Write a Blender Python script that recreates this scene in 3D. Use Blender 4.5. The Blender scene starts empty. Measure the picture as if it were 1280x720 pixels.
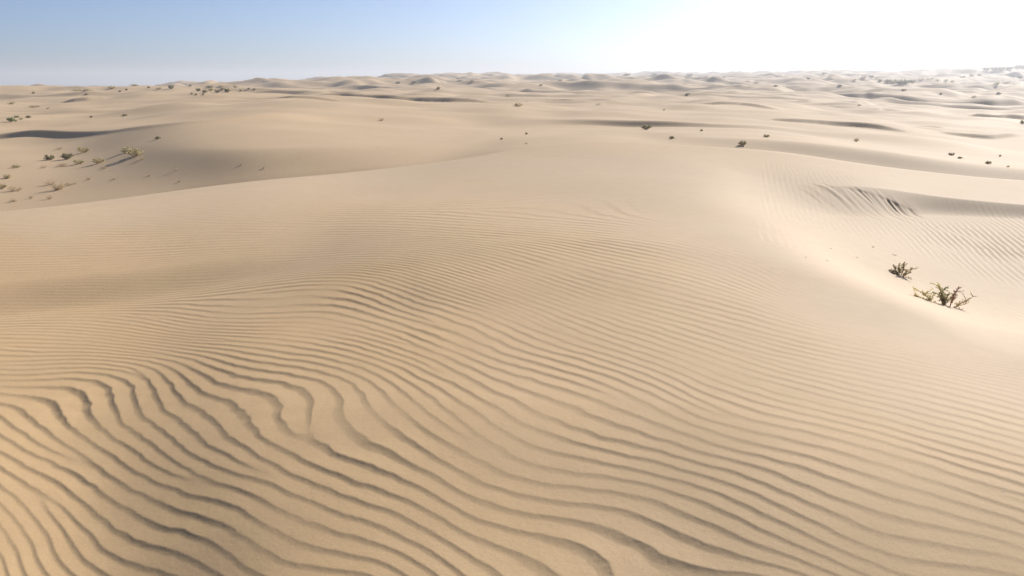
import bpy, math, random
import numpy as np

R = math.radians
scene = bpy.context.scene
col = scene.collection
rng = np.random.default_rng(7)
random.seed(7)

# ---------------------------------------------------------------- camera
IW, IH, FPX = 1280.0, 720.0, 1005.0          # photograph size and focal length in its pixels
EYE = 1.65
PITCH = R(14.5)
cam = bpy.data.cameras.new('camera'); cam_o = bpy.data.objects.new('camera', cam); col.objects.link(cam_o)
cam.sensor_width = 36.0; cam.lens = FPX / IW * 36.0
cam.clip_start = 0.05; cam.clip_end = 20000
cam_o.location = (0, 0, EYE)
cam_o.rotation_euler = (math.pi / 2 - PITCH, 0, 0)
scene.camera = cam_o

# ---------------------------------------------------------------- sky, sun, exposure
SUN_EL, SUN_AZ = R(29.5), R(43)                # azimuth clockwise from the view direction
world = bpy.data.worlds.new('World'); scene.world = world; world.use_nodes = True
wn = world.node_tree.nodes; wl = world.node_tree.links
bg = wn['Background']
sky = wn.new('ShaderNodeTexSky'); sky.sky_type = 'NISHITA'; sky.sun_disc = False
sky.sun_elevation = SUN_EL; sky.sun_rotation = SUN_AZ
sky.altitude = 1500; sky.air_density = 0.5; sky.dust_density = 5.0; sky.ozone_density = 5.0
tm = wn.new('ShaderNodeMix'); tm.data_type = 'RGBA'; tm.blend_type = 'MULTIPLY'; tm.inputs['Factor'].default_value = 1; tm.inputs[7].default_value = (1.02, 1.04, .97, 1)
wl.new(sky.outputs[0], tm.inputs[6]); wl.new(tm.outputs[2], bg.inputs[0]); bg.inputs[1].default_value = 0.086
sl = bpy.data.lights.new('sun', 'SUN'); so = bpy.data.objects.new('sun', sl); col.objects.link(so)
sl.energy = 3.7; sl.angle = R(0.53); sl.color = (1.0, 0.965, 0.90)
so.rotation_euler = (math.pi / 2 - SUN_EL, 0, math.pi - SUN_AZ)
so.location = (30, 30, 40)
scene.view_settings.view_transform = 'Standard'; scene.view_settings.look = 'None'
scene.view_settings.gamma = 1; scene.view_settings.use_curve_mapping = False
scene.view_settings.exposure = 0.82

# ---------------------------------------------------------------- pixel rays
def ray(x, y):
    """azimuth (rad, clockwise from view) and tangent of elevation of a photograph pixel"""
    v = 360.0 - y
    dz = -FPX * math.sin(PITCH) + v * math.cos(PITCH)
    dy = FPX * math.cos(PITCH) + v * math.sin(PITCH)
    dx = x - 640.0
    return math.atan2(dx, dy), dz / math.hypot(dx, dy)

# ---------------------------------------------------------------- noise fields
def field(n, lo, hi, seed, cplx=False):
    """periodic n x n noise with energy between lo and hi cycles per tile"""
    g = np.random.default_rng(seed)
    k = np.fft.fftfreq(n, 1.0 / n)
    kk = np.hypot(*np.meshgrid(k, k, indexing='ij'))
    filt = np.exp(-(kk / hi) ** 2) * (1 - np.exp(-(kk / max(lo, 1e-6)) ** 2))
    w = g.normal(size=(n, n)) + 1j * g.normal(size=(n, n))
    f = np.fft.ifft2(np.fft.fft2(w) * filt)
    if cplx:
        return (f / np.sqrt((np.abs(f) ** 2).mean())).astype(np.complex64)
    f = f.real
    return (f / f.std()).astype(np.float32)
def samp(f, u, v):
    """sample of a periodic field, u, v in tiles"""
    n = f.shape[0]
    a = np.mod(u, 1.0) * n; b = np.mod(v, 1.0) * n
    i = np.floor(a).astype(np.int64); j = np.floor(b).astype(np.int64)
    s = a - i; t = b - j
    i0 = i % n; i1 = (i + 1) % n; j0 = j % n; j1 = (j + 1) % n
    return (f[i0, j0] * (1 - s) + f[i1, j0] * s) * (1 - t) + (f[i0, j1] * (1 - s) + f[i1, j1] * s) * t
N_SOFT = field(1024, 1, 12, 1)
N_SOFT2 = field(1024, 1, 12, 2)
N_FINE = field(512, 4, 90, 3)

# ---------------------------------------------------------------- large dune shapes
# each ring runs round the camera: (photo x, photo y, distance) or (photo x, None, distance, height)
FL = lambda r, z: [(0, None, r, z), (1280, None, r, z)]
RINGS = [
 [(0,None,0.3,-.20),(1280,None,0.3,-.20)],
 [(0,None,2.2,-.36),(320,None,2.2,-.20),(640,None,2.2,-.14),(1280,None,2.2,-.17)],
 [(0,None,4,-.29),(320,None,4,-.08),(640,None,4,.015),(960,None,4,.03),(1280,None,4,-.01)],
 [(0,398,8.1),(160,378,8.0),(320,346,8.1),(480,None,7.9,-.06),(640,None,8,.04),(800,None,7.8,.06),(960,None,7.5,.0),(1120,None,6.8,-.06),(1280,None,6.0,-.12)],
 [(0,352,8.75),(160,336,8.7),(320,318,8.75),(480,272,10.2),(640,264,10.5),(800,261,10.8),(960,285,10.2),(1040,315,10.5),(1120,343,11.0),(1280,346,13.0)],
 [(0,294,10.4),(160,277,10.8),(320,253,11.6),(480,238,12.8),(640,225,14),(800,216,15),(900,228,14.5),(960,252,14.1),(1000,262,14.4),(1050,271,14.9),(1100,272,15.4),(1140,268,16.6),(1200,271,16.95),(1280,274,17.3)],
 [(0,274,11.2),(160,256,12.0),(320,233,13.2),(480,220,15),(640,203,16.5),(800,193,18),(900,208,17.2),(960,226,16.7),(1000,233,16.5),(1050,232,16.7),(1100,234,17),(1140,243,17.4),(1200,249,17.7),(1280,255,18.0)],
 [(0,268,11.6),(160,250,12.7),(320,226,14.2),(480,213,16.2),(560,204,17.2),(640,190,18.6),(740,179,20),(800,180,20.3),(960,190,20.8),(1000,195,21),(1120,212,21.3),(1280,228,21.5)],
 [(0,None,19,-2.7),(160,None,22,-2.5),(240,None,23.5,-2.4),(320,None,24,-2.2),(480,None,25,-1.9),(560,None,25.5,-1.5),(640,None,25,-.85),(740,None,25,-.7),(800,None,27,-1.0),(880,None,29,-1.5),(960,None,30.5,-1.75),(1280,None,31,-2.7)],
 [(0,263,29),(160,242,28.5),(240,230,28),(320,218,27.5),(480,206,28),(560,198,29.5),(640,183,31),(740,176,32),(800,177,34),(880,181,34),(960,188,34),(1120,210,34),(1280,227,34)],
 [(0,190,46),(100,188,43),(160,185,38),(240,186,32.5),(320,185,30.3),(400,183,30.3),(480,182,31.2),(560,180,33),(640,168,40),(740,165,42),(800,168,39),(880,170,36.3),(960,173,36),(1120,192,36),(1280,211,36)],
 [(0,175,57.0),(100,169.5,49.6),(230,158,41.0),(275,154.5,41.0),(320,150,42.5),(480,152,48),(640,158,50),(720,155,52.6),(800,157,52.8),(850,158,52.7),(920,159,53.5),(1000,166,54),(1120,180,54),(1280,197,54)],
 [(0,165,58),(100,163,50.8),(230,154,42.0),(275,151,41.8),(320,143,44.5),(480,143,51),(640,151,54),(720,149,53.4),(800,147,53.6),(850,150,53.5),(920,155,54.2),(1000,160,56),(1120,174,57),(1280,189,58)],
 [(0,151,78),(100,150,74),(160,148,68),(240,143,60),(330,134,58),(430,131,60),(560,138,62),(640,138,66),(720,140,66),(800,142,66),(960,149,66),(1120,164,66),(1280,178,66)],
 [(0,136,110),(160,130,104),(330,122,95),(430,121,95),(560,128,95),(640,130,100),(800,130,100),(960,136,100),(1120,150,100),(1280,161,100)],
 [(0,119,180),(100,114,180),(200,108,180),(270,110,180),(330,110,180),(480,115,180),(640,116,180),(800,118,180),(960,121,180),(1120,130,180),(1280,139,180)],
 [(0,116,350),(160,113,350),(330,107,350),(480,106,350),(640,106,350),(800,106,350),(960,108,350),(1120,113,350),(1280,118,350)],
 [(0,118,700),(160,114,700),(330,107,700),(480,101,700),(560,98,700),(640,99,700),(960,100,700),(1120,101,700),(1280,103,700)],
 [(0,119,1400),(330,108,1400),(480,101,1400),(560,94,1400),(640,95,1400),(800,94,1400),(960,93,1400),(1030,91,1400),(1120,93,1400),(1200,89,1400),(1280,87,1400)],
 [(0,121,2200),(330,112,2200),(560,102,2200),(1280,96,2200)],
 [(0,124,3400),(330,116,3400),(560,108,3400),(1280,104,3400)],
]
SHARP = {6, 12}                       # brinks: the slope may break there
AZG = np.radians(np.arange(-180, 180.01, 0.1))
def pchip_slopes(x, y):
    h = np.diff(x); d = np.diff(y) / h
    m = np.zeros_like(y)
    w1 = 2 * h[1:] + h[:-1]; w2 = h[1:] + 2 * h[:-1]
    with np.errstate(divide='ignore', invalid='ignore'):
        hm = (w1 + w2) / (w1 / d[:-1] + w2 / d[1:])
    m[1:-1] = np.where(d[:-1] * d[1:] > 0, hm, 0)
    m[0] = d[0]; m[-1] = d[-1]
    return m
def soft_slopes(x, y):
    h = np.diff(x); d = np.diff(y) / h; e = 2e-3
    m = np.zeros_like(y); a, b = d[:-1], d[1:]
    m[1:-1] = (b * (a * a + e) + a * (b * b + e)) / (a * a + b * b + 2 * e)
    m[0] = d[0]; m[-1] = d[-1]
    return m
def hermite(x, y, m, q):
    q = np.clip(q, x[0], x[-1])
    i = np.clip(np.searchsorted(x, q, side='right') - 1, 0, len(x) - 2)
    h = x[i + 1] - x[i]; t = (q - x[i]) / h
    a = m[0][i] if isinstance(m, tuple) else m[i]
    b = m[1][i + 1] if isinstance(m, tuple) else m[i + 1]
    t2 = t * t; t3 = t2 * t
    return (2*t3-3*t2+1)*y[i] + (t3-2*t2+t)*h*a + (-2*t3+3*t2)*y[i+1] + (t3-t2)*h*b
RG, ZG = [], []
gk = np.exp(-0.5 * (np.arange(-60, 61) / 16.0) ** 2); gk /= gk.sum()
for ring in RINGS:
    az, rr, zz = [], [], []
    for p in ring:
        if p[1] is None:
            a, _ = ray(p[0], 300); z = p[3]
        else:
            a, t = ray(p[0], p[1]); z = EYE + p[2] * t
        az.append(a); rr.append(p[2]); zz.append(z)
    az = np.array([-math.pi, az[0] - .35] + az + [az[-1] + .35, math.pi])
    rr = np.array([rr[0]] * 2 + rr + [rr[-1]] * 2, float); zz = np.array([zz[0]] * 2 + zz + [zz[-1]] * 2, float)
    mid = (rr[0] + rr[-1]) / 2; rr[0] = rr[-1] = mid
    mid = (zz[0] + zz[-1]) / 2; zz[0] = zz[-1] = mid
    rg = hermite(az, np.log(rr), pchip_slopes(az, np.log(rr)), AZG)
    zg = hermite(az, zz, pchip_slopes(az, zz), AZG)
    pad = lambda v: np.convolve(np.pad(v, 60, mode='edge'), gk, mode='valid')
    RG.append(pad(rg)); ZG.append(pad(zg))
RG = np.array(RG); ZG = np.array(ZG)
def base_col(a, r):
    """base heights along one azimuth"""
    i = (a + math.pi) / math.radians(0.1); i0 = int(min(max(math.floor(i), 0), len(AZG) - 2)); t = i - i0
    L = RG[:, i0] * (1 - t) + RG[:, i0 + 1] * t; z = ZG[:, i0] * (1 - t) + ZG[:, i0 + 1] * t
    m = soft_slopes(L, z)
    left, right = m.copy(), m.copy()           # slope used left / right of a node
    d = np.diff(z) / np.diff(L)
    for k in SHARP:
        left[k] = d[k - 1] * 1.0
        right[k] = 0.5 * d[k] + 0.5 * m[k]
    return hermite(L, z, (right, left), np.log(np.maximum(r, 1e-3)))

# wind-built crests added to the base: (points (x, y, distance), height, length of the windward slope)
def P(x, y, r):
    a, t = ray(x, y); return (r * math.sin(a), r * math.cos(a))
CRESTS = [
 ([(395,114,104),(430,118,100),(480,124,96),(530,127,93),(590,133,90),(640,137,88)], 0.75, 26),
 ([(295,118,92),(345,120,90),(400,125,86),(430,129,84)], 0.35, 16),
 ([(1010,131,150),(1050,127,154),(1100,121,165),(1125,118,170)], 0.9, 34),
 ([(1060,135,135),(1100,133,138),(1140,129,145)], 0.6, 24),
 ([(1205,128,150),(1230,132,146),(1262,137,140),(1300,142,135)], 1.0, 30),
 ([(1140,157,84),(1165,160,82),(1185,163,80)], 0.25, 12),
 ([(1170,182,68),(1230,184,67),(1300,177,72)], 0.35, 14),
 ([(960,163,68),(1030,166,67),(1090,168,66),(1130,174,64)], 0.4, 14),
 ([(60,127,130),(110,129,126),(140,127,128)], 0.5, 22),
 ([(640,128,118),(700,124,122),(770,126,120)], 0.5, 26),
 ([(780,120,116),(765,128,104),(745,136,96)], 0.5, 14),
 ([(860,134,108),(930,134,108),(980,138,104)], 0.5, 24),
 ([(240,150,54),(330,146,55),(400,150,54)], 0.0, 8),
]
def crest_height(X, Y):
    out = np.zeros_like(X)
    for pts, h, L in CRESTS:
        if h <= 0: continue
        q = np.array([P(*p) for p in pts])
        lo = q.min(0) - L * 1.3; hi = q.max(0) + L * 1.3
        msk = (X > lo[0]) & (X < hi[0]) & (Y > lo[1]) & (Y < hi[1])
        if not msk.any(): continue
        x = X[msk]; y = Y[msk]
        wob = 0.35 * samp(N_SOFT2, x / 60, y / 60)
        best = np.full(x.shape, 1e9); sd = np.zeros(x.shape); par = np.zeros(x.shape)
        seg = np.hypot(*(q[1:] - q[:-1]).T); tot = seg.sum(); acc = 0
        for k in range(len(q) - 1):
            d = (q[k + 1] - q[k]) / seg[k]
            px = x - q[k][0]; py = y - q[k][1]
            t = np.clip(px * d[0] + py * d[1], 0, seg[k])
            ex = px - t * d[0]; ey = py - t * d[1]; e = np.hypot(ex, ey)
            s = np.where(d[0] * py - d[1] * px >= 0, 1, -1)      # +1 = far side when the crest runs left to right
            mk = e < best
            best[mk] = e[mk]; sd[mk] = (s * e)[mk]; par[mk] = ((acc + t) / tot)[mk]
            acc += seg[k]
        hh = .8 * h * np.clip(np.sin(math.pi * np.clip(par, 0, 1)), 0, 1) ** 0.7
        sd = sd + wob
        far = hh * np.clip(1 - sd / L, 0, 1) ** 2
        near = np.clip(hh + sd * 0.62, 0, None)
        near = np.where(near < 0.35 * hh, near * near / (0.35 * hh + 1e-6) * 0.5 + near * 0.5, near)
        out[msk] += np.where(sd > 0, far, near)
    return out

# rolling dune field of the distance: steep sides towards the lower left of the view
ENV_A = field(256, 0.5, 9, 11, True); ENV_B = field(256, 0.5, 9, 12, True)
def saw(u, w):
    u = np.mod(u, 1.0)
    up = np.clip(u / w, 0, 1); dn = np.clip((u - w) / (1 - w), 0, 1)
    return np.where(u < w, up * up * (3 - 2 * up) * .4 + .6 * up ** 1.3, .5 + .5 * np.cos(math.pi * dn ** 0.85))
def wavefield(X, Y, lam, ang, env, w, mean=0.35, scale=22.0):
    wx, wy = math.sin(ang), math.cos(ang)                 # pointing to the far side
    f = (X * wx + Y * wy) / lam; s = (X * wy - Y * wx) / lam / 2.0
    e = samp(env, f / scale + .13, s / scale + .37) + mean
    return saw(f + np.angle(e) / (2 * math.pi), w) * np.clip(np.abs(e), 0, 1.4)
def smooth(a, b, v):
    t = np.clip((v - a) / (b - a), 0, 1); return t * t * (3 - 2 * t)
def far_height(X, Y, r):
    a1 = smooth(58, 130, r); a2 = smooth(120, 380, r); a3 = smooth(350, 900, r)
    wx = X + 14 * samp(N_SOFT, X / 500, Y / 500); wy = Y + 14 * samp(N_SOFT2, X / 500, Y / 500)
    out = a1 * 0.6 * (wavefield(wx, wy, 27.0, R(24), ENV_A, .2, .15) - .5)
    out += a2 * 2.4 * (wavefield(wx, wy, 95.0, R(14), ENV_B, .2, .15) - .5)
    out += a2 * 0.55 * (wavefield(wx + 400, wy, 38.0, R(36), ENV_A, .2, .1) - .5)
    out += a3 * 3.0 * (wavefield(wx, wy + 900, 190.0, R(6), ENV_B, .22, .25) - .5)
    out += a2 * 0.8 * samp(N_SOFT, X / 420, Y / 420)
    out += smooth(28, 70, r) * 0.13 * samp(N_SOFT2, X / 110, Y / 110)
    out += a2 * 0.9 * samp(N_SOFT2, X / 700, Y / 300)
    out += smooth(90, 300, r) * .35 * samp(N_SOFT, X / 150, Y / 110)
    out += smooth(200, 500, r) * .22 * samp(N_FINE, X / 1100, Y / 700)
    return out
def undul(X, Y, r):
    k = smooth(1.0, 3.0, r)
    return k * (0.0045 * samp(N_SOFT, X / 17, Y / 17) * smooth(11, 6, r) + 0.012 * samp(N_SOFT2, X / 60, Y / 60))

def big_height(a, r):
    """terrain without ripples along one azimuth"""
    X = r * math.sin(a); Y = r * math.cos(a)
    z = base_col(a, r) + undul(X, Y, r)
    m = r > 20
    if m.any():
        z[m] += far_height(X[m], Y[m], r[m]) + crest_height(X[m], Y[m])
    return z
MARCH = np.exp(np.linspace(math.log(1.2), math.log(2600), 6000))
_mc = {}
def hit(x, y):
    """first point of the sand on the sight line of a photograph pixel: X, Y, Z, distance"""
    a, t = ray(x, y)
    k = round(a, 6)
    if k not in _mc: _mc[k] = big_height(a, MARCH)
    z = _mc[k]
    i = np.argmax(EYE + MARCH * t < z)
    if i == 0: i = len(MARCH) // 2 if t < 0 else len(MARCH) - 400
    r = MARCH[i]
    return r * math.sin(a), r * math.cos(a), z[i], r

# ---------------------------------------------------------------- wind ripples
# traced crest lines and counts of crests (photograph pixels, unprojected on to the sand)
LINES = [
 [(0,642),(40,693),(43,720)], [(0,610),(37,627),(67,657),(80,693),(88,717)],
 [(0,575),(43,597),(73,615),(102,640),(123,687),(170,718)],
 [(13,542),(30,560),(57,567),(100,593),(130,618),(153,620),(197,643),(240,657),(277,677),(320,707)],
 [(125,632),(155,658),(200,683),(240,707)], [(63,513),(80,540),(103,563),(118,580)],
 [(67,485),(88,497),(107,529),(137,553),(143,583),(160,598),(200,608),(240,625),(300,643),(343,668),(383,692)],
 [(103,480),(135,517),(167,543),(177,567),(197,585),(240,593),(320,623)],
 [(150,493),(167,507),(207,543),(240,575)], [(263,580),(300,580),(327,600),(383,630)],
 [(240,503),(273,527),(283,557),(300,573)],
 [(240,483),(283,503),(303,517),(317,550),(350,582),(397,600)],
 [(328,480),(330,507),(343,537),(370,562),(420,585)], [(353,480),(365,507),(380,533),(393,553),(433,568)],
 [(377,480),(393,500),(407,527),(420,553)], [(410,480),(427,503),(437,533),(460,557),(480,570),(513,600),(547,623),(583,637),(637,662)],
 [(443,480),(457,510),(480,537),(517,563),(543,593),(580,613),(623,625),(680,643),(720,655)],
 [(480,495),(500,517),(523,530),(563,567),(593,587),(637,600),(687,615),(720,627)],
 [(503,480),(517,500),(553,520),(580,547),(613,568),(660,583),(720,598)],
 [(537,483),(583,510),(603,530),(653,553),(720,578)], [(570,483),(613,507),(633,522),(680,540),(720,552)],
 [(480,613),(513,640),(560,660),(603,687),(633,693)], [(480,650),(513,670),(547,693),(583,718)],
 [(737,483),(803,513),(853,533),(960,565)], [(797,573),(873,597),(960,627)], [(817,562),(887,580),(960,607)],
 [(770,588),(837,603),(907,630),(960,657)], [(780,617),(830,623),(907,660),(960,683)], [(720,632),(787,653),(847,693),(887,707)],
 [(960,557),(1034,564),(1123,596),(1201,621)], [(960,607),(1010,646),(1077,669),(1178,700),(1232,708)],
 [(960,654),(1038,689),(1088,716)], [(1084,652),(1178,669),(1280,693)], [(1193,625),(1280,656)], [(1139,576),(1213,592),(1280,615)],
 # middle band
 [(400,391),(440,401),(480,420),(520,432),(560,446),(640,478)], [(400,365),(440,372),(480,386),(520,397),(560,411),(640,432)],
 [(400,346),(450,349),(480,356),(540,375),(600,390)], [(640,340),(720,365),(800,386),(880,408)],
 [(640,372),(720,404),(800,432),(870,455)], [(640,430),(720,452),(800,474)], [(560,352),(600,362),(640,375)],
 [(840,372),(920,392),(1000,412),(1080,430)], [(840,400),(920,424),(1000,446),(1080,462)], [(840,340),(920,365),(980,386)],
 [(640,300),(720,316),(800,335),(880,352)], [(1080,430),(1180,450),(1280,468)], [(1080,480),(1180,502),(1280,530)], [(960,480),(1080,510),(1180,540),(1280,566)],
 [(560,300),(640,309),(700,320)], [(450,290),(540,293),(640,300)], [(200,330),(300,320),(400,318)], [(200,300),(300,298),(400,296)],
 [(0,330),(100,328),(200,326)], [(-200,330),(-100,331),(0,331)], [(-200,300),(-100,301),(0,302)], [(-200,360),(-100,362),(0,362)], [(-200,395),(-100,393),(0,390)], [(-200,275),(-80,283),(40,290)], [(-120,560),(-60,610),(0,680)], [(-120,500),(-60,540),(0,585)], [(-100,640),(-50,700)], [(-160,430),(-80,438),(0,441)], [(-120,470),(-50,490),(10,510)], [(0,342),(100,341),(200,338),(300,332)], [(0,366),(100,364),(200,358),(300,350)], [(0,378),(80,378),(160,374),(240,368)], [(0,300),(100,299),(200,297)],[(0,320),(100,319),(200,317),(300,313)],[(250,372),(320,364),(400,357)],[(300,340),(400,330),(500,325)], [(0,355),(100,352),(200,348)], [(0,312),(100,312),(200,308)], [(420,262),(520,262),(600,262)], [(640,262),(720,272),(800,282)],
 [(0,392),(80,392),(160,398),(200,405)], [(0,441),(60,444),(110,452),(150,448)], [(120,385),(170,389),(200,396),(240,404)],
 [(200,389),(260,392),(300,397),(340,404)], [(200,423),(250,432),(290,437),(315,446)], [(200,438),(250,451),(280,458),(310,478)],
 [(200,415),(250,422),(300,418),(350,422)], [(30,465),(70,458),(100,456)], [(0,470),(50,462),(80,459)], [(100,466),(150,470),(155,485)],
]
GRADS = [  # x, y, vertical spacing of crests in pixels
 (240,690,45),(240,640,32),(240,600,26),(240,540,36),(90,620,40),(40,600,36),(30,690,46),(5,630,33),(-60,600,34),(0,500,16),(-80,440,8),(-80,340,4.2),(0,340,4.2),(0,310,4.3),(0,395,4),(-100,370,4.2),(180,290,4),(60,295,4.2),(70,660,42),(120,690,40),(180,690,36),(100,560,28),(160,540,30),
 (480,668,37),(480,631,36),(480,595,35),(480,557,40),(480,515,41),(583,680,40),(583,625,30),(583,560,32),(583,510,25),
 (720,641,28),(720,610,28),(720,588,22),(720,565,25),(720,535,22),(720,480,15),(720,440,11),(720,400,9.5),(720,350,8.5),
 (960,690,28),(960,640,26),(960,590,22),(960,520,15),(840,650,30),(840,560,22),(840,500,16),(1240,690,24),(1240,640,18),(1240,540,11),(1240,485,6.5),
 (1100,690,27),(1100,620,21),(1100,560,15),(1100,500,9),(1000,460,8.5),(1000,420,7.5),(950,380,6.5),(850,420,10),(850,380,8.5),(850,340,6.5),(760,320,5.5),
 (480,370,7),(360,380,6),(540,380,8.5),(480,335,5.2),(520,350,6),(600,450,13),(600,400,9.5),(600,350,6.7),(600,320,5),(600,290,4.2),(420,440,11),(420,400,8),(420,350,5.5),(420,320,4.4),(300,440,9),(300,400,6),(300,360,4.3),
 (100,455,6),(100,425,5),(100,390,3.6),(100,350,4.2),(100,320,4.3),(250,340,4),(250,310,4.2),(420,280,4.1),(540,270,4),(700,280,4),(330,290,4),(340,520,34),(300,560,34),(400,620,33),(400,680,34),
]
def uv(x, y):
    X, Y, Z, r = hit(x, y)
    return math.log(r), math.atan2(X, Y)
rows, rhs, wts = [], [], []
for ln in LINES:
    q = [uv(*p) for p in ln]
    for a, b in zip(q[:-1], q[1:]): rows.append((a, b)); rhs.append(0.0); wts.append(1.2)
    rows.append((q[0], q[-1])); rhs.append(0.0); wts.append(0.6)
for x, y, s in GRADS:
    rows.append((uv(x, y - s), uv(x, y + s))); rhs.append(2.9); wts.append(0.6)
gu = np.linspace(math.log(1.6), math.log(19), 24); ga = np.linspace(R(-44), R(44), 17)
CU, CA = [g.ravel() for g in np.meshgrid(gu, ga, indexing='ij')]
def basis(u, a):
    d2 = ((u[:, None] - CU) / .115) ** 2 + ((a[:, None] - CA) / .10) ** 2
    return np.hstack([np.exp(-0.5 * d2 / 1.7), u[:, None], a[:, None], (u * a)[:, None], (np.exp(-u))[:, None], (a * a)[:, None], (u * u)[:, None]])
U1 = np.array([r[0] for r in rows]); U2 = np.array([r[1] for r in rows])
A_ = (basis(U1[:, 0], U1[:, 1]) - basis(U2[:, 0], U2[:, 1])) * np.array(wts)[:, None]
B_ = np.array(rhs) * np.array(wts)
reg = np.eye(A_.shape[1]) * 0.05 ** 2
for k in range(6): reg[-1 - k, -1 - k] = 1e-8
COEF = np.linalg.solve(A_.T @ A_ + reg, A_.T @ B_)
print('ripple fit rms', np.sqrt(np.mean((A_ @ COEF - B_) ** 2)))
# tabulate the phase for fast look-up
TU = np.linspace(math.log(1.2), math.log(24), 260); TA = np.linspace(R(-50), R(50), 300)
tu, ta = [g.ravel() for g in np.meshgrid(TU, TA, indexing='ij')]
PHI = (basis(tu, ta) @ COEF).reshape(260, 300)
def table(T, u, a):
    i = np.clip((u - TU[0]) / (TU[1] - TU[0]), 0, 258.999); j = np.clip((a - TA[0]) / (TA[1] - TA[0]), 0, 298.999)
    i0 = i.astype(int); j0 = j.astype(int); s = i - i0; t = j - j0
    def cr(p0, p1, p2, p3, x): return p1 + .5 * x * (p2 - p0 + x * (2*p0 - 5*p1 + 4*p2 - p3 + x * (3*(p1 - p2) + p3 - p0)))
    o = []
    for k in (-1, 0, 1, 2):
        ii = np.clip(i0 + k, 0, 259)
        o.append(cr(*[T[ii, np.clip(j0 + m, 0, 299)] for m in (-1, 0, 1, 2)], t))
    return cr(*o, s)
# local wavelength in metres
du = np.gradient(PHI, TU, axis=0); da = np.gradient(PHI, TA, axis=1)
rr_ = np.exp(TU)[:, None]
LAM = 1.0 / np.maximum(np.hypot(du / rr_, da / rr_), 2.0)
LAM = np.clip(LAM, 0.05, 0.32)
# how strong the ripples are (photo pixel, 0..1)
AMP = [(0,268,0),(160,255,0),(320,235,0),(480,225,0),(640,215,0),(740,200,0),(60,285,.05),(150,275,.05),(300,262,.15),(450,240,.15),(600,235,.2),(760,240,.12),(860,262,.1),
 (0,305,.7),(150,300,.7),(300,285,.45),(450,265,.5),(600,262,.5),(740,270,.4),(860,300,.35),(920,330,.3),
 (0,350,.8),(200,340,.75),(300,340,.6),(420,310,.5),(560,300,.7),(700,310,.8),(820,330,.7),(940,360,.5),(1000,385,.35),(1080,420,.4),(1180,445,.35),(1280,470,.35),
 (0,385,.8),(100,392,.9),(300,370,.8),(450,350,1),(600,350,.9),(750,370,.75),(900,390,.6),(1000,420,.55),(1120,460,.45),(1280,500,.35),
 (0,430,.95),(150,430,1),(300,430,1),(500,430,1),(700,440,.72),(850,450,.6),(1000,470,.55),(1150,500,.4),(1280,540,.6),
 (100,520,1.1),(300,520,.95),(500,530,.9),(700,540,.78),(900,550,.72),(1100,560,.8),(1250,600,.9),(100,680,1.2),(350,680,.95),(600,680,.9),(850,680,.75),(1100,690,.85),(1280,700,.9),
 (980,320,0),(900,290,.02),(1040,380,0),(1130,410,0),(1280,430,0),(1100,330,0),(880,240,0),(1280,390,0),(1000,260,0),(1060,395,.03)]
au = np.array([uv(x, y) for x, y, _ in AMP]); av = np.array([v for *_, v in AMP])
d2 = ((tu[:, None] - au[:, 0]) / .10) ** 2 + ((ta[:, None] - au[:, 1]) / .07) ** 2
wgt = 1.0 / (d2 + .25) ** 2
AMPT = ((wgt * av).sum(1) / wgt.sum(1)).reshape(260, 300)
# measured crest spacing compared with the smooth phase: the surplus becomes forks and broken crests
def phase_psi(X, Y, u, a): return table(PHI, u, a), X * 5.2 - Y * 2.0
QP = []
for x, y, sp in GRADS:
    X, Y, Z, r = hit(x, y); u0 = np.array([math.log(r)]); a0 = np.array([math.atan2(X, Y)])
    p, q = phase_psi(X, Y, u0, a0)
    e0, e1 = uv(x, y - sp), uv(x, y + sp)
    got = float(table(PHI, np.array([e0[0]]), np.array([e0[1]]))[0] - table(PHI, np.array([e1[0]]), np.array([e1[1]]))[0])
    QP.append((p[0], q, min(max(2.45 / max(got, .5), .7), 2.5)))
QP = np.array(QP); print('phase', PHI.min(), PHI.max(), 'surplus', QP[:, 2].min(), QP[:, 2].mean(), QP[:, 2].max())
P0 = QP[:, 0].min() - 6; P1 = QP[:, 0].max() + 6; S0, S1 = -95.0, 75.0
NP_, NS_ = 1536, 640
gp = np.linspace(P0, P1, NP_, endpoint=False); gs = np.linspace(S0, S1, NS_, endpoint=False)
QG = np.zeros((NP_ // 8, NS_ // 8))
for i_, p_ in enumerate(gp[::8]):
    d2 = ((p_ - QP[:, 0]) / 4.0) ** 2
    dd = d2[None, :] + ((gs[::8][:, None] - QP[None, :, 1]) / 7.0) ** 2
    w_ = 1 / (dd + .15) ** 2; QG[i_] = (w_ * QP[:, 2]).sum(1) / w_.sum(1)
def grow(T, axis):
    n = T.shape[axis]; x = np.arange(n * 8) / 8.0; x = np.minimum(x, n - 1.001); i0 = x.astype(int); t = x - i0
    sh = [1, 1]; sh[axis] = -1
    return np.take(T, i0, axis) * (1 - t).reshape(sh) + np.take(T, i0 + 1, axis) * t.reshape(sh)
QG = grow(grow(QG, 0), 1)
fp = np.fft.fftfreq(NP_, (P1 - P0) / NP_)[:, None]; fs = np.fft.fftfreq(NS_, (S1 - S0) / NS_)[None, :]
gz = np.random.default_rng(31)
ZR = gz.normal(size=(NP_, NS_)) + 1j * gz.normal(size=(NP_, NS_))
BANDS = [.72, .9, 1.12, 1.4, 1.75, 2.2, 2.7]
WB = [np.exp(-(np.log(QG / b_) / .16) ** 2) for b_ in BANDS]; ws_ = sum(WB)
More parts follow.
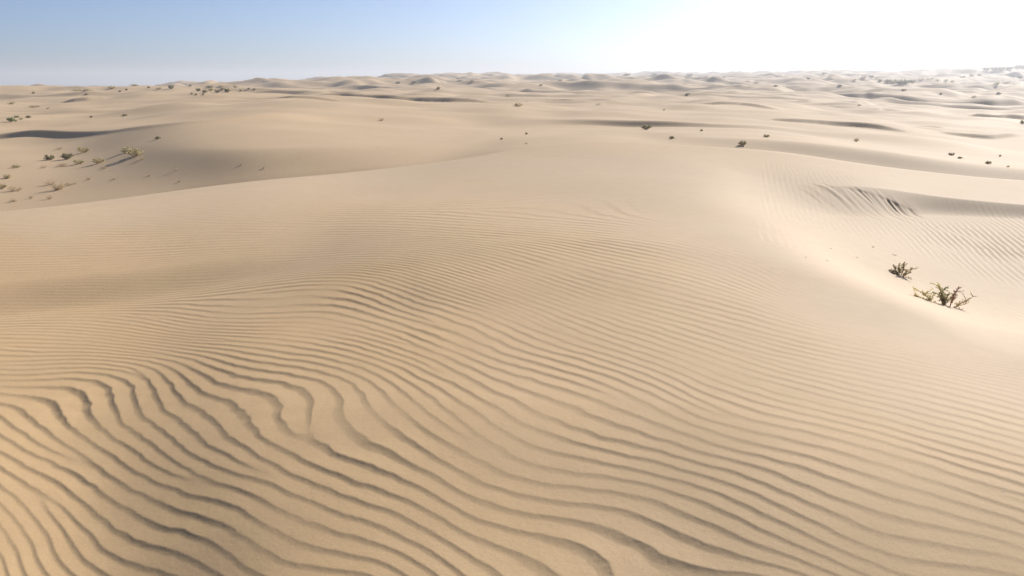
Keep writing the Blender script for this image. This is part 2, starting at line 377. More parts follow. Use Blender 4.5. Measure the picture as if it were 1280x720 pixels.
for it in range(8):
    F = np.fft.fft2(ZR); acc = 0
    for b_, w_ in zip(BANDS, WB):
        filt = np.exp(-.5 * ((fp - b_) / (.17 * b_)) ** 2) * np.exp(-.5 * (fs / (.07 if it < 6 else .12)) ** 2)
        acc = acc + (w_ / ws_) * np.fft.ifft2(F * filt)
    m_ = np.abs(acc); ZR = acc / (m_ + .35 * m_.mean())
    if it < 6: ZR = ZR + 1.2 * (gz.normal(size=ZR.shape) + 1j * gz.normal(size=ZR.shape))
ZR = (ZR / np.abs(ZR).mean()).astype(np.complex64)
def grid(T, p, s):
    i = np.clip((p - P0) / (P1 - P0) * NP_, 0, NP_ - 1.001); j = np.clip((s - S0) / (S1 - S0) * NS_, 0, NS_ - 1.001)
    i0 = i.astype(int); j0 = j.astype(int); a = i - i0; b = j - j0
    return (T[i0, j0] * (1 - a) + T[i0 + 1, j0] * a) * (1 - b) + (T[i0, j0 + 1] * (1 - a) + T[i0 + 1, j0 + 1] * a) * b
WIG = field(512, 6, 60, 22); WIG2 = field(512, 30, 170, 23); SIN = field(512, 3, 24, 24)
def ripple(X, Y, r, a):
    u = np.log(np.maximum(r, 1.2))
    phi, s = phase_psi(X, Y, u, a)
    amp = np.clip(table(AMPT, u, a), 0, 1.3)
    lam = np.clip(table(LAM, u, a) / grid(QG, phi, s), .05, .24)
    z = grid(ZR, phi, s)
    ph = np.angle(z) / (2 * math.pi) + 0.03 * samp(WIG, X / 9 + .3, Y / 9) + 0.035 * samp(SIN, X / 9 + .6, Y / 9) + 0.007 * samp(WIG2, X / 5, Y / 5)
    k = np.clip(np.abs(z) * 1.1, 0, 1.05)
    m = np.mod(ph, 1.0); w = 0.30
    up = np.clip(m / w, 0, 1); dn = np.clip((m - w) / (1 - w), 0, 1)
    prof = np.where(m < w, .2 * up + .8 * up ** 2.0, 1 - dn ** 1.15 * (1.25 - .25 * dn))
    far = smooth(20.5, 17.5, r) * smooth(1.3, 1.9, r)
    patch = np.clip(0.85 + 0.18 * samp(N_SOFT, X / 11, Y / 11) + .16 * samp(SIN, X / 16, Y / 16), .25, 1.25)
    return far * amp * k * patch * lam * 0.054 * (prof - .5)
ENV_R = field(512, 0.5, 26, 21, True)
# ripples on the floor of the hollow on the right
HOL = [(1130,285,.15),(1170,290,.7),(1210,300,1),(1250,315,1),(1280,322,1),(1340,335,1),(1180,312,.5),(1220,330,.5),(1260,342,.4),(1150,265,0),(1200,268,.1),(1280,280,.5),
 (1100,300,.1),(1130,320,.0),(1180,340,0),(1240,360,0),(1290,372,0),(1090,270,0),(1280,262,0),(1060,300,0)]
hu = np.array([uv(x, y) for x, y, _ in HOL]); hv = np.array([v for *_, v in HOL])
h1 = np.array(hit(1185, 282)[:2]); h2 = np.array(hit(1240, 332)[:2])       # two points on one crest
hd = (h2 - h1) / np.hypot(*(h2 - h1)); hn = np.array([-hd[1], hd[0]])
g1 = np.array(hit(1180, 305)[:2]); g2 = np.array(hit(1270, 305)[:2])
HLAM = abs((g2 - g1) @ hn) / 11.5
print('hollow ripples', HLAM, hd)
def hollow(X, Y, r, a):
    u = np.log(np.maximum(r, 1.2))
    m = (a > .3) & (a < .8) & (r > 9) & (r < 19)
    out = np.zeros_like(X)
    if not m.any(): return out
    x = X[m]; y = Y[m]
    d2 = ((u[m][:, None] - hu[:, 0]) / .06) ** 2 + ((a[m][:, None] - hu[:, 1]) / .05) ** 2
    w = 1 / (d2 + .2) ** 2; k = (w * hv).sum(1) / w.sum(1)
    f = (x * hn[0] + y * hn[1]) / HLAM; s = (x * hd[0] + y * hd[1]) / HLAM
    if hn[1] < 0: f = -f
    e = samp(ENV_R, f / 150 + .6, s / 300 + .5) * .7 + .8
    p = np.mod(f + np.angle(e) / (2 * math.pi) + .05 * samp(WIG, x / 20, y / 20), 1.0)
    out[m] = k * np.clip(np.abs(e), 0, 1.1) * HLAM * .14 * (saw(p, .32) - .5)
    return out
# slump of the small bank: grooves running down its face
b0 = [uv(x, y) for x, y in ((1000,248),(1150,255))]
def slump(X, Y, r, a):
    out = np.zeros_like(X)
    m = (a > .25) & (a < .55) & (r > 14) & (r < 18)
    if not m.any(): return out
    aa = a[m]; rr = r[m]
    q = aa + (rr - 16.0) * 0.035                       # grooves lean down to the right
    k = smooth(.325, .37, aa) * smooth(.485, .455, aa) * smooth(15.0, 15.5, rr) * smooth(17.0, 16.75, rr)
    n = samp(N_FINE, q * 1.6, rr * .012 + .3) + .6 * samp(N_FINE, q * 4.0 + .5, rr * .02)
    sc = smooth(.388, .40, aa) * smooth(.472, .465, aa) * smooth(16.72, 16.60, rr) * smooth(15.6, 16.4, rr)
    sc = sc * np.clip(.55 + .5 * samp(N_FINE, q * 1.1 + .7, 0 * q + .4), 0, 1.2)
    q2 = aa + (rr - 16.7) * 0.035
    cut = smooth(.430, .436, q2) * smooth(.464, .458, q2) + .6 * smooth(.402, .406, q2) * smooth(.420, .415, q2)
    cut = cut * smooth(16.70, 16.62, rr) * smooth(16.0, 16.5, rr) * (.6 + .5 * samp(N_FINE, q2 * 2.6, 0 * q2 + .1))
    out[m] = k * 0.0022 * n - .010 * sc - .028 * np.clip(cut, 0, 1.3)
    return out

# ---------------------------------------------------------------- sand mesh
rows_r = [0.3]
while rows_r[-1] < 22:
    r = rows_r[-1]
    st = r * r / (EYE * 804) * .62 + .0012
    st = min(max(st, .004), .014 if r < 14.5 else .03) if r > 1.8 else .03
    rows_r.append(r + st)
near_r = np.array(rows_r)
far_r = [near_r[-1]]
while far_r[-1] < 3200:
    r = far_r[-1]
    far_r.append(r * (1.0045 if r < 1700 else 1.05))
far_r = np.array(far_r[1:])
dense = np.arange(-42, 42.001, 0.066)
side = []
g = 0.066; v = dense[-1]
while v < 180 - 3:
    g = min(g * 1.12, 4.0); v += g; side.append(v)
side = np.array(side)
azd = np.concatenate([-side[::-1], dense, side])
if len(azd) % 2: azd = np.delete(azd, -1)
NA = len(azd); azr = np.radians(azd)
print('near', len(near_r), 'far', len(far_r), 'cols', NA)
near = np.zeros((NA, len(near_r), 3), np.float32); farm = np.zeros((NA // 2, len(far_r), 3), np.float32)
tawny_amt = np.full((NA, len(near_r)), .35, np.float32)      # share of the tawny colour, rising with ripple strength
for i, a in enumerate(azr):
    r = near_r; X = r * math.sin(a); Y = r * math.cos(a); A = np.full_like(r, a)
    z = big_height(a, r)
    if abs(a) < R(60): z = z + ripple(X, Y, r, A) + hollow(X, Y, r, A) + slump(X, Y, r, A)
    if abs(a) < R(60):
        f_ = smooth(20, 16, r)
        tawny_amt[i] = .35 * (1 - f_) + f_ * np.clip(table(AMPT, np.log(np.maximum(r, 1.2)), A), 0, 1)
    near[i, :, 0] = X; near[i, :, 1] = Y; near[i, :, 2] = z
    if i % 2 == 0:
        r = far_r
        farm[i // 2, :, 0] = r * math.sin(a); farm[i // 2, :, 1] = r * math.cos(a); farm[i // 2, :, 2] = big_height(a, r)
NR, NF = len(near_r), len(far_r)
verts = np.concatenate([near.reshape(-1, 3), farm.reshape(-1, 3)])
i = np.arange(NA)[:, None]; j = np.arange(NR - 1)[None, :]; i2 = (i + 1) % NA
q1 = np.stack([i * NR + j + 0 * i2, i * NR + j + 1 + 0 * i2, i2 * NR + j + 1, i2 * NR + j], -1).reshape(-1, 4)
O = NA * NR; NH = NA // 2
i = np.arange(NH)[:, None]; j = np.arange(NF - 1)[None, :]; i2 = (i + 1) % NH
q2 = np.stack([O + i * NF + j + 0 * i2, O + i * NF + j + 1 + 0 * i2, O + i2 * NF + j + 1, O + i2 * NF + j], -1).reshape(-1, 4)
i = np.arange(NH); e = NR - 1
q3 = np.stack([(2*i) * NR + e, O + i * NF, O + ((i + 1) % NH) * NF, ((2*i + 2) % NA) * NR + e, (2*i + 1) * NR + e], -1)
hub = np.arange(NA) * NR
quads = np.concatenate([q1, q2])
loops = np.concatenate([quads.ravel(), q3.ravel(), hub]).astype(np.int32)
starts = np.concatenate([np.arange(len(quads)) * 4, len(quads) * 4 + np.arange(len(q3)) * 5, [len(quads) * 4 + len(q3) * 5]]).astype(np.int32)
me = bpy.data.meshes.new('sand_dunes')
me.vertices.add(len(verts)); me.vertices.foreach_set('co', verts.ravel())
me.loops.add(len(loops)); me.loops.foreach_set('vertex_index', loops)
me.polygons.add(len(starts)); me.polygons.foreach_set('loop_start', starts)
me.update(calc_edges=True)
at = me.attributes.new('tawny_share', 'FLOAT', 'POINT')
at.data.foreach_set('value', np.concatenate([tawny_amt.ravel(), np.full(NH * NF, .35, np.float32)]))
me.polygons.foreach_set('use_smooth', np.ones(len(me.polygons), bool))
ground = bpy.data.objects.new('sand_dunes', me); col.objects.link(ground)
ground['kind'] = 'structure'

# ---------------------------------------------------------------- materials
def mat(name):
    m = bpy.data.materials.new(name); m.use_nodes = True
    return m, m.node_tree.nodes, m.node_tree.links, m.node_tree.nodes['Principled BSDF']
m_sand, n, l, b = mat('sand')
tc = n.new('ShaderNodeTexCoord')
def noise(scale, detail=3, rough=.6):
    t = n.new('ShaderNodeTexNoise'); t.inputs['Scale'].default_value = scale; t.inputs['Detail'].default_value = detail
    t.inputs['Roughness'].default_value = rough; l.new(tc.outputs['Object'], t.inputs['Vector']); return t
PALE, TAWNY = (0.53, 0.39, 0.25), (0.54, 0.366, 0.195)  # paler and tawnier sand colours, mixed by ripple strength
big = noise(.35, 4); mid = noise(6, 5); grain = noise(300, 3, .75)
ca = n.new('ShaderNodeAttribute'); ca.attribute_name = 'tawny_share'
ba = n.new('ShaderNodeMix'); ba.data_type = 'RGBA'; ba.inputs[6].default_value = (*PALE, 1); ba.inputs[7].default_value = (*TAWNY, 1)
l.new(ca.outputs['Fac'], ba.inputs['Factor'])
r1 = n.new('ShaderNodeValToRGB')
r1.color_ramp.elements[0].position = .3; r1.color_ramp.elements[1].position = .7
r1.color_ramp.elements[0].color = (.94, .935, .925, 1); r1.color_ramp.elements[1].color = (1.05, 1.05, 1.06, 1)
mx0 = n.new('ShaderNodeMath'); mx0.operation = 'ADD'
mx1 = n.new('ShaderNodeMath'); mx1.operation = 'MULTIPLY'; mx1.inputs[1].default_value = .5
l.new(big.outputs['Fac'], mx0.inputs[0]); l.new(mid.outputs['Fac'], mx0.inputs[1]); l.new(mx0.outputs[0], mx1.inputs[0]); l.new(mx1.outputs[0], r1.inputs['Fac'])
gr = n.new('ShaderNodeValToRGB'); gr.color_ramp.elements[0].position = .25; gr.color_ramp.elements[1].position = .75
gr.color_ramp.elements[0].color = (.76, .735, .70, 1); gr.color_ramp.elements[1].color = (1.2, 1.2, 1.2, 1)
l.new(grain.outputs['Fac'], gr.inputs['Fac'])
mm = n.new('ShaderNodeMix'); mm.data_type = 'RGBA'; mm.blend_type = 'MULTIPLY'; mm.inputs['Factor'].default_value = 1
m0 = n.new('ShaderNodeMix'); m0.data_type = 'RGBA'; m0.blend_type = 'MULTIPLY'; m0.inputs['Factor'].default_value = 1
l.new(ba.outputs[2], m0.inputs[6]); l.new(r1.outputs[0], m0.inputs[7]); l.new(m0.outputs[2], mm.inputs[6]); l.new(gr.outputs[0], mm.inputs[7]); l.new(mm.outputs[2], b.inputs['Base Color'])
b.inputs['Roughness'].default_value = .8; b.inputs['Specular IOR Level'].default_value = .28
b.inputs['Diffuse Roughness'].default_value = .1
bp = n.new('ShaderNodeBump'); bp.inputs['Strength'].default_value = .22; bp.inputs['Distance'].default_value = .002
l.new(grain.outputs['Fac'], bp.inputs['Height'])
bp2 = n.new('ShaderNodeBump'); bp2.inputs['Strength'].default_value = .12; bp2.inputs['Distance'].default_value = .012
fine = noise(38, 4); l.new(fine.outputs['Fac'], bp2.inputs['Height']); l.new(bp.outputs[0], bp2.inputs['Normal']); l.new(bp2.outputs[0], b.inputs['Normal'])
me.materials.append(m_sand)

# ---------------------------------------------------------------- dusty air
hz = bpy.data.meshes.new('haze'); bx = 3600.0; zt, zb = 32.0, -16.0
hv_ = [(x, y, z) for z in (zb, zt) for x, y in ((-bx, -bx), (bx, -bx), (bx, bx), (-bx, bx))]
hz.from_pydata(hv_, [], [(3,2,1,0),(4,5,6,7),(0,1,5,4),(1,2,6,5),(2,3,7,6),(3,0,4,7)])
haze = bpy.data.objects.new('haze', hz); col.objects.link(haze); haze['kind'] = 'stuff'
m_haze = bpy.data.materials.new('dusty_air'); m_haze.use_nodes = True
hn_ = m_haze.node_tree.nodes; hn_.remove(hn_['Principled BSDF'])
pv = hn_.new('ShaderNodeVolumePrincipled'); pv.inputs['Density'].default_value = 0.0007
pv.inputs['Color'].default_value = (.92, .92, .95, 1); pv.inputs['Anisotropy'].default_value = 0.3
m_haze.node_tree.links.new(pv.outputs[0], hn_['Material Output'].inputs['Volume'])
hz.materials.append(m_haze)
# ---------------------------------------------------------------- plants
def plain(name, rgb, var=.25, thin=False):
    m, n, l, b = mat(name)
    oi = n.new('ShaderNodeTexNoise'); oi.inputs['Scale'].default_value = 9
    t = n.new('ShaderNodeTexCoord'); l.new(t.outputs['Object'], oi.inputs['Vector'])
    cr = n.new('ShaderNodeValToRGB'); cr.color_ramp.elements[0].position = .3; cr.color_ramp.elements[1].position = .7
    cr.color_ramp.elements[0].color = (*[c * (1 - var) for c in rgb], 1); cr.color_ramp.elements[1].color = (*[c * (1 + var) for c in rgb], 1)
    l.new(oi.outputs['Fac'], cr.inputs['Fac']); l.new(cr.outputs[0], b.inputs['Base Color'])
    b.inputs['Roughness'].default_value = .8; b.inputs['Specular IOR Level'].default_value = .2
    if thin:
        tr = n.new('ShaderNodeBsdfTranslucent'); l.new(cr.outputs[0], tr.inputs['Color'])
        ms = n.new('ShaderNodeMixShader'); ms.inputs[0].default_value = .55
        l.new(b.outputs[0], ms.inputs[1]); l.new(tr.outputs[0], ms.inputs[2]); l.new(ms.outputs[0], n['Material Output'].inputs['Surface'])
    return m
M = {'green': plain('fresh_leaf', (.15, .20, .07), .25, True), 'dark': plain('dark_leaf', (.26, .23, .13), .25, True), 'olive': plain('olive_leaf', (.50, .43, .24), .25, True),
     'grey': plain('grey_leaf', (.56, .48, .33), .25, True), 'tan': plain('straw', (.58, .46, .28), .25, True), 'wood': plain('dry_wood', (.42, .32, .21)),
     'red': plain('red_stem', (.46, .27, .20)), 'yellow': plain('yellow_green_leaf', (.60, .53, .27), .25, True), 'shell': plain('shell', (.82, .80, .76), .05)}

class MB:
    def __init__(s): s.v = []; s.f = []
    def tube(s, pts, r0, r1, k=4):
        n = len(pts); base = len(s.v)
        for i, p in enumerate(pts):
            a = pts[min(i + 1, n - 1)]; b = pts[max(i - 1, 0)]
            d = np.array(a, float) - np.array(b, float); d /= np.linalg.norm(d) + 1e-9
            u = np.cross(d, (0.31, .9, .27)); u /= np.linalg.norm(u) + 1e-9; w = np.cross(d, u)
            r = r0 + (r1 - r0) * i / (n - 1)
            for q in range(k):
                t = 2 * math.pi * q / k
                s.v.append(tuple(np.array(p) + r * (math.cos(t) * u + math.sin(t) * w)))
        for i in range(n - 1):
            for q in range(k):
                a = base + i * k + q; b = base + i * k + (q + 1) % k
                s.f.append((a, b, b + k, a + k))
        s.f.append(tuple(base + q for q in range(k))[::-1]); s.f.append(tuple(base + (n - 1) * k + q for q in range(k)))
    def leaf(s, p, d, ln, wd, rnd):
        d = np.array(d, float); d /= np.linalg.norm(d) + 1e-9
        u = np.cross(d, np.array([rnd.gauss(0, 1) for _ in range(3)])); u /= np.linalg.norm(u) + 1e-9
        p = np.array(p, float); nn = np.cross(d, u); b = len(s.v)
        for q in (p, p + d * ln * .45 + u * wd * .5 + nn * wd * .12, p + d * ln, p + d * ln * .45 - u * wd * .5 + nn * wd * .12): s.v.append(tuple(q))
        s.f.append((b, b + 1, b + 2, b + 3))
    def mesh(s, name, m):
        me = bpy.data.meshes.new(name); me.from_pydata([tuple(map(float, v)) for v in s.v], [], s.f); me.materials.append(m); me.update(); return me
def curve(p0, p1, bend, n, rnd):
    p0 = np.array(p0, float); p1 = np.array(p1, float); L = np.linalg.norm(p1 - p0)
    mid = (p0 + p1) / 2 + np.array([rnd.uniform(-1, 1), rnd.uniform(-1, 1), rnd.uniform(-.2, 1)]) * bend * L
    out = []
    for i in range(n):
        t = i / (n - 1); out.append((1 - t) ** 2 * p0 + 2 * t * (1 - t) * mid + t * t * p1 + np.array([rnd.gauss(0, .012 * L) for _ in range(3)]) * (0 < i))
    return out
def tuft(seed, kind, nst, hr, leafm, leaves=9, ll=.10, lw=.035, spread=.5):
    """a shrub of unit width: twig mesh and leaf mesh"""
    rnd = random.Random(seed); tw = MB(); lf = MB()
    for i in range(nst):
        a = rnd.uniform(0, 2 * math.pi); q = spread * rnd.uniform(.25, 1) ** .8
        tip = (q * math.cos(a), q * math.sin(a) * .8, hr * (1 - .75 * (q / spread) ** 2) * rnd.uniform(.7, 1.05) + .02)
        b = (.12 * q * math.cos(a) + rnd.gauss(0, .04), .12 * q * math.sin(a) + rnd.gauss(0, .04), -.04)
        pts = curve(b, tip, .18, 6, rnd)
        tw.tube(pts, .009, .003, 3)
        for k in range(leaves):
            t = rnd.uniform(.25, 1.0); j = min(int(t * 5), 4); f = t * 5 - j
            p = pts[j] * (1 - f) + pts[j + 1] * f
            d = (pts[j + 1] - pts[j]); d = d / (np.linalg.norm(d) + 1e-9) + np.array([rnd.gauss(0, .7), rnd.gauss(0, .7), rnd.gauss(.25, .5)])
            lf.leaf(p, d, ll * rnd.uniform(.6, 1.3), lw * rnd.uniform(.7, 1.3), rnd)
    return tw.mesh(kind + '_twigs', M['wood']), lf.mesh(kind + '_leaves', M[leafm])
def tags(o, label, cat, group=None):
    o['label'] = label; o['category'] = cat
    if group: o['group'] = group
VAR = {}
for v in range(3):
    VAR['dark', v] = tuft(100 + v, 'shrub', 26, .42, 'dark', 16, .13, .05)
    VAR['green', v] = tuft(200 + v, 'shrub', 22, .45, 'green', 12, .13, .055)
    VAR['olive', v] = tuft(300 + v, 'shrub', 26, .42, 'olive', 15, .12, .035)
    VAR['tan', v] = tuft(400 + v, 'tuft', 34, .36, 'tan', 5, .14, .014)
    VAR['grey', v] = tuft(500 + v, 'shrub', 24, .42, 'grey', 14, .11, .035)
    VAR['sparse', v] = tuft(600 + v, 'sprig', 7, .6, 'olive', 5, .14, .04)
def low(kind, v):
    """twigs and leaves in one mesh, for shrubs of a few pixels"""
    key = kind, v, 'low'
    if key not in VAR:
        a, b = VAR[kind, v]; me = bpy.data.meshes.new('small_shrub')
        va = [tuple(p.co) for p in a.vertices]; vb = [tuple(p.co) for p in b.vertices]; n0 = len(va)
        fa = [tuple(p.vertices) for p in a.polygons]; fb = [tuple(i + n0 for i in p.vertices) for p in b.polygons]
        me.from_pydata(va + vb, [], fa + fb); me.materials.append(a.materials[0]); me.materials.append(b.materials[0])
        for k, p in enumerate(me.polygons): p.material_index = 0 if k < len(fa) else 1
        VAR[key] = me
    return VAR[key]
cnt = [0]
def shrub(x, y, w, h, kind, label, group=None, cat='shrub', name=None):
    yy = y
    while True:
        a, t = ray(x, yy); X, Y, Z, r = hit(x, yy)
        if abs(Z - (EYE + r * t)) < .004 * r + .02 or yy > y + 12: break
        yy += .5
    v = cnt[0] % 3; cnt[0] += 1
    width = w / FPX * math.hypot(r, EYE - Z) * (.92 if r < 70 else .78)
    hr = {'dark': .42, 'green': .45, 'olive': .42, 'tan': .36, 'grey': .42, 'sparse': .6}[kind]
    zs = max(.25, min(2.2, (h / w) / hr)) * .9
    nm = name or {'tan': 'dry_grass_tuft', 'sparse': 'sprig'}.get(kind, 'desert_shrub')
    if w >= 8:
        o = bpy.data.objects.new(nm, None); o.empty_display_size = .2; col.objects.link(o)
        for pn, me_ in zip(('twigs', 'foliage'), VAR[kind, v]):
            c = bpy.data.objects.new(pn, me_); col.objects.link(c); c.parent = o
    else:
        o = bpy.data.objects.new(nm, low(kind, v)); col.objects.link(o)
    o.location = (X, Y, Z); o.scale = (width, width, width * zs); o.rotation_euler = (0, 0, random.uniform(0, 6.28))
    tags(o, label, cat, group)
    return o

# ---- the two plants near the camera on the right, branch by branch
def near_plant(name, x, y, label, cat, branches, seed, group):
    X, Y, Z, r = hit(x, y); d = math.hypot(r, EYE - Z); s = d / FPX; a = math.atan2(X, Y)
    o = bpy.data.objects.new(name, None); o.empty_display_size = .2; col.objects.link(o)
    o.location = (X, Y, Z); o.rotation_euler = (0, 0, -a); tags(o, label, cat, group)
    rnd = random.Random(seed)
    for bx, tx, tz, dep, leafm, nl, ll, stemm, lab in branches:
        m = MB(); lf = MB()
        p0 = (bx * s, rnd.uniform(-.02, .02), -.02); p1 = (tx * s * .95, dep * s, tz * s * .85)
        pts = curve(p0, p1, .1, 8, rnd)
        m.tube(pts, .005, .002, 5); nl = int(nl * 3); ll = ll * .8
        L = np.linalg.norm(np.array(p1) - np.array(p0))
        for k in range(7):                                          # side twigs
            i = rnd.randint(2, 6); q = pts[i] + np.array([rnd.gauss(0, .16), rnd.gauss(0, .16), abs(rnd.gauss(.1, .12))]) * L
            sp = curve(pts[i], q, .1, 4, rnd); m.tube(sp, .004, .002, 4)
            for _ in range(nl // 5): lf.leaf(sp[rnd.randint(1, 3)], q - pts[i] + np.array([rnd.gauss(0, .06) for _ in range(3)]), ll * rnd.uniform(.6, 1.2), ll * .36, rnd)
        for _ in range(nl):
            t = rnd.uniform(.2, 1) * 6.99; i = int(t); p = pts[i] + (pts[i + 1] - pts[i]) * (t - i)
            dd = (pts[i + 1] - pts[i]); dd = dd / np.linalg.norm(dd) + np.array([rnd.gauss(0, .6), rnd.gauss(0, .6), rnd.gauss(.2, .5)])
            lf.leaf(p, dd, ll * rnd.uniform(.6, 1.25), ll * .36, rnd)
        bo = bpy.data.objects.new('branch', m.mesh('branch', M[stemm])); col.objects.link(bo); bo.parent = o
        if lab: bo['label'] = lab
        if lf.f:
            lo = bpy.data.objects.new('leaves', lf.mesh('leaves', M[leafm])); col.objects.link(lo); lo.parent = bo
    return o
near_plant('desert_shrub', 1180, 381, 'larger straggly green plant with one reddish stalk on the pale slope', 'shrub', [
    (-8, -34, 16, 6, 'yellow', 26, .035, 'yellow', 'yellow green branch reaching low to the left'),
    (-6, -32, 10, -4, 'yellow', 22, .035, 'yellow', None), (-4, -22, 6, -10, 'olive', 18, .03, 'wood', None),
    (-2, -8, 26, 2, 'yellow', 34, .032, 'wood', None), (-1, -4, 20, 8, 'green', 30, .032, 'wood', None), (0, 3, 16, -6, 'olive', 30, .03, 'wood', None),
    (0, -1, 12, -12, 'dark', 30, .032, 'wood', None), (6, 12, 25, 0, 'red', 24, .028, 'red', 'reddish upright stalk'),
    (6, 9, 14, 10, 'olive', 22, .03, 'wood', None), (8, 24, 6, 2, 'olive', 12, .028, 'wood', None), (10, 31, 17, -3, 'olive', 12, .028, 'wood', 'bare curved twig reaching right'),
    (8, 22, -3, -6, 'olive', 3, .02, 'wood', 'woody stem lying on the sand')], 5, 'two plants on the pale slope')
near_plant('desert_shrub', 1126, 344, 'smaller grey green rounded plant below the rippled hollow', 'shrub', [
    (-2, -12, 5, 0, 'grey', 20, .036, 'wood', None), (-1, -9, 11, 4, 'grey', 22, .036, 'wood', None), (0, 2, 17, 0, 'grey', 26, .036, 'wood', None),
    (0, -3, 13, 8, 'olive', 22, .034, 'wood', None), (1, 12, 10, 0, 'grey', 16, .034, 'wood', None), (2, 9, 6, -6, 'olive', 14, .034, 'wood', None),
    (-1, -7, 3, -8, 'dark', 22, .034, 'wood', None), (3, 13, -4, -3, 'olive', 3, .02, 'wood', 'woody stem lying on the sand')], 9, 'two plants on the pale slope')

# ---- plants of the hollow on the left
GL = 'plants in the hollow on the left'
for x, y, w, h, kind, lab in [
 (169,195,28,11,'olive','largest bushy olive tuft in the left hollow'),
 (158,190.5,16,7,'olive','bushy tuft touching the left side of the largest tuft'),
 (176,200,14,5,'tan','low straw tuft just in front of the largest tuft'),
 (104,191,18,8,'olive','pale bushy tuft highest of the row in the left hollow'),
 (84,199,16,8,'dark','dark tuft in the middle of the upper row in the left hollow'),
 (62,200,14,7,'dark','darkest small shrub at the left end of the upper row'),
 (98,205,16,6,'olive','low tuft below the middle of the upper row'),
 (78,208,16,5,'tan','thin straw tuft in front of the dark tuft'),
 (124,204,16,8,'olive','bushy tuft at the right end of the upper row'),
 (73,187,12,4,'tan','reddish dry sprig nearest below the shadowed slip face'),
 (20,210,12,4,'olive','low tuft alone at the far left of the upper row'),
 (55,210,10,4,'tan','faint straw tuft left of the thin straw tuft'),
 (130,211,9,4,'tan','faint straw tuft below the right end of the row'),
 (221,213,10,9,'sparse','upright sprig standing alone right of the largest tuft'),
 (197,174,9,4,'dark','small dark shrub alone under the fading end of the slip face'),
 (72,237,26,11,'tan','wide loose straw tuft in the lower row of the hollow'),
 (63,231,14,8,'tan','thin straw tuft behind the wide loose one'),
 (86,232,12,5,'tan','short straw tuft right of the wide loose one'),
 (110,225,9,4,'tan','small straw tuft between the two rows'),
 (94,230,8,3,'tan','tiny straw tuft right of the short one'),
 (19,239,20,8,'tan','dense straw tuft at left edge in the lower row'),
 (3,236,12,7,'olive','tuft cut by the left edge of the picture'),
 (8,223,14,5,'olive','pale green tuft above the dense straw tuft'),
 (18,252,14,5,'tan','reddish low tuft nearest to the rippled dune'),
 (39,248,8,5,'tan','faint sprig between reddish tuft and pale sand'),
 (62,249,9,6,'tan','faint sprig below the wide loose tuft'),
 (143,224,9,3,'tan','tiny straw tuft below the bushy right tuft'),
 (187,220,7,3,'tan','tiny straw tuft right on the plain bank'),
 (224,228,4,3,'olive','speck of a sprig under the lone upright sprig'),
 (301,207,4,3,'olive','speck of a sprig on the shaded bank'),
 (330,211,4,3,'olive','speck of a sprig low on the shaded bank'),
]: shrub(x, y, w, h, kind, lab, GL, 'grass tuft' if kind == 'tan' else 'shrub')
# ---- middle distance
for x, y, w, h, kind, lab in [
 (808,162,17,8,'dark','largest dark green shrub below the long shadowed slip face'),
 (840,173.5,10,4,'dark','low dark shrub at the edge of the main dune crest'),
 (877,164,5,3,'dark','tiny dark shrub under the shadowed slip face'),
 (928,182,12,7,'dark','round dark shrub right behind the main dune edge'),
 (958,171.5,10,4,'dark','flat dark shrub farther back than the round one'),
 (1070,177,9,5,'olive','pale olive shrub alone on the smooth sand to the right'),
 (1189,194.5,9,4,'dark','left one of the three low shrubs in the right trough'),
 (1200,198.5,7,3,'dark','middle one of the three low shrubs in the right trough'),
 (1235,205,9,4,'dark','right one of the three low shrubs in the right trough'),
 (1250,196,3,3,'dark','speck of a shrub behind the right trough shrub'),
 (1260,209,4,3,'olive','pale speck of a shrub at the right trough end'),
 (627,174.5,5,3,'dark','tiny dark shrub left of the main dune summit'),
 (658,168,5,3,'dark','tiny dark shrub behind the main dune summit'),
 (658,180,7,3,'tan','thin straw tuft on the main dune summit line'),
 (477,151,10,5,'tan','tan tuft alone on the smooth rounded dune'),
 (830,138,4,2,'dark','speck of a shrub above the long slip face'),
 (648,133,16,7,'olive','rounded olive shrub on a mound in the middle distance'),
 (518,104,13,4,'dark','flat dark shrub below the middle skyline'),
 (548,112,9,5,'dark','round dark shrub right of the flat one below the skyline'),
 (635,120,12,4,'grey','grey shrub patch behind the rounded mound shrub'),
 (20,152,4,3,'green','small green sprig beside the bright green shrub'),
 (14,152,14,7,'green','bright green shrub at the far left'),
 (21,147,9,3,'dark','dark shrub behind the bright green shrub'),
 (36,147.5,9,4,'dark','dark shrub right of the bright green shrub'),
 (27,149.5,8,3,'olive','low olive shrub right beside the bright green shrub'),
 (44,134,16,3,'olive','long flat shrub on the dune slope at far left'),
 (60,136,6,2,'olive','short flat shrub right of the long flat one'),
 (14,130,14,3,'olive','flat shrub near left edge on the far slope'),
 (114,147,5,3,'dark','tiny dark shrub in the shade of the rounded dune'),
 (156,145,10,3,'dark','low dark shrub on the shaded dune side'),
 (1278,155,8,6,'dark','dark shrub at the right edge of the picture'),
 (1074,132,6,2,'dark','tiny dark shrub on the far right dunes'),
 (1218,122,10,3,'grey','grey shrub on the crest at the far right'),
]: shrub(x, y, w, h, kind, lab, 'shrubs dotted over the middle dunes')
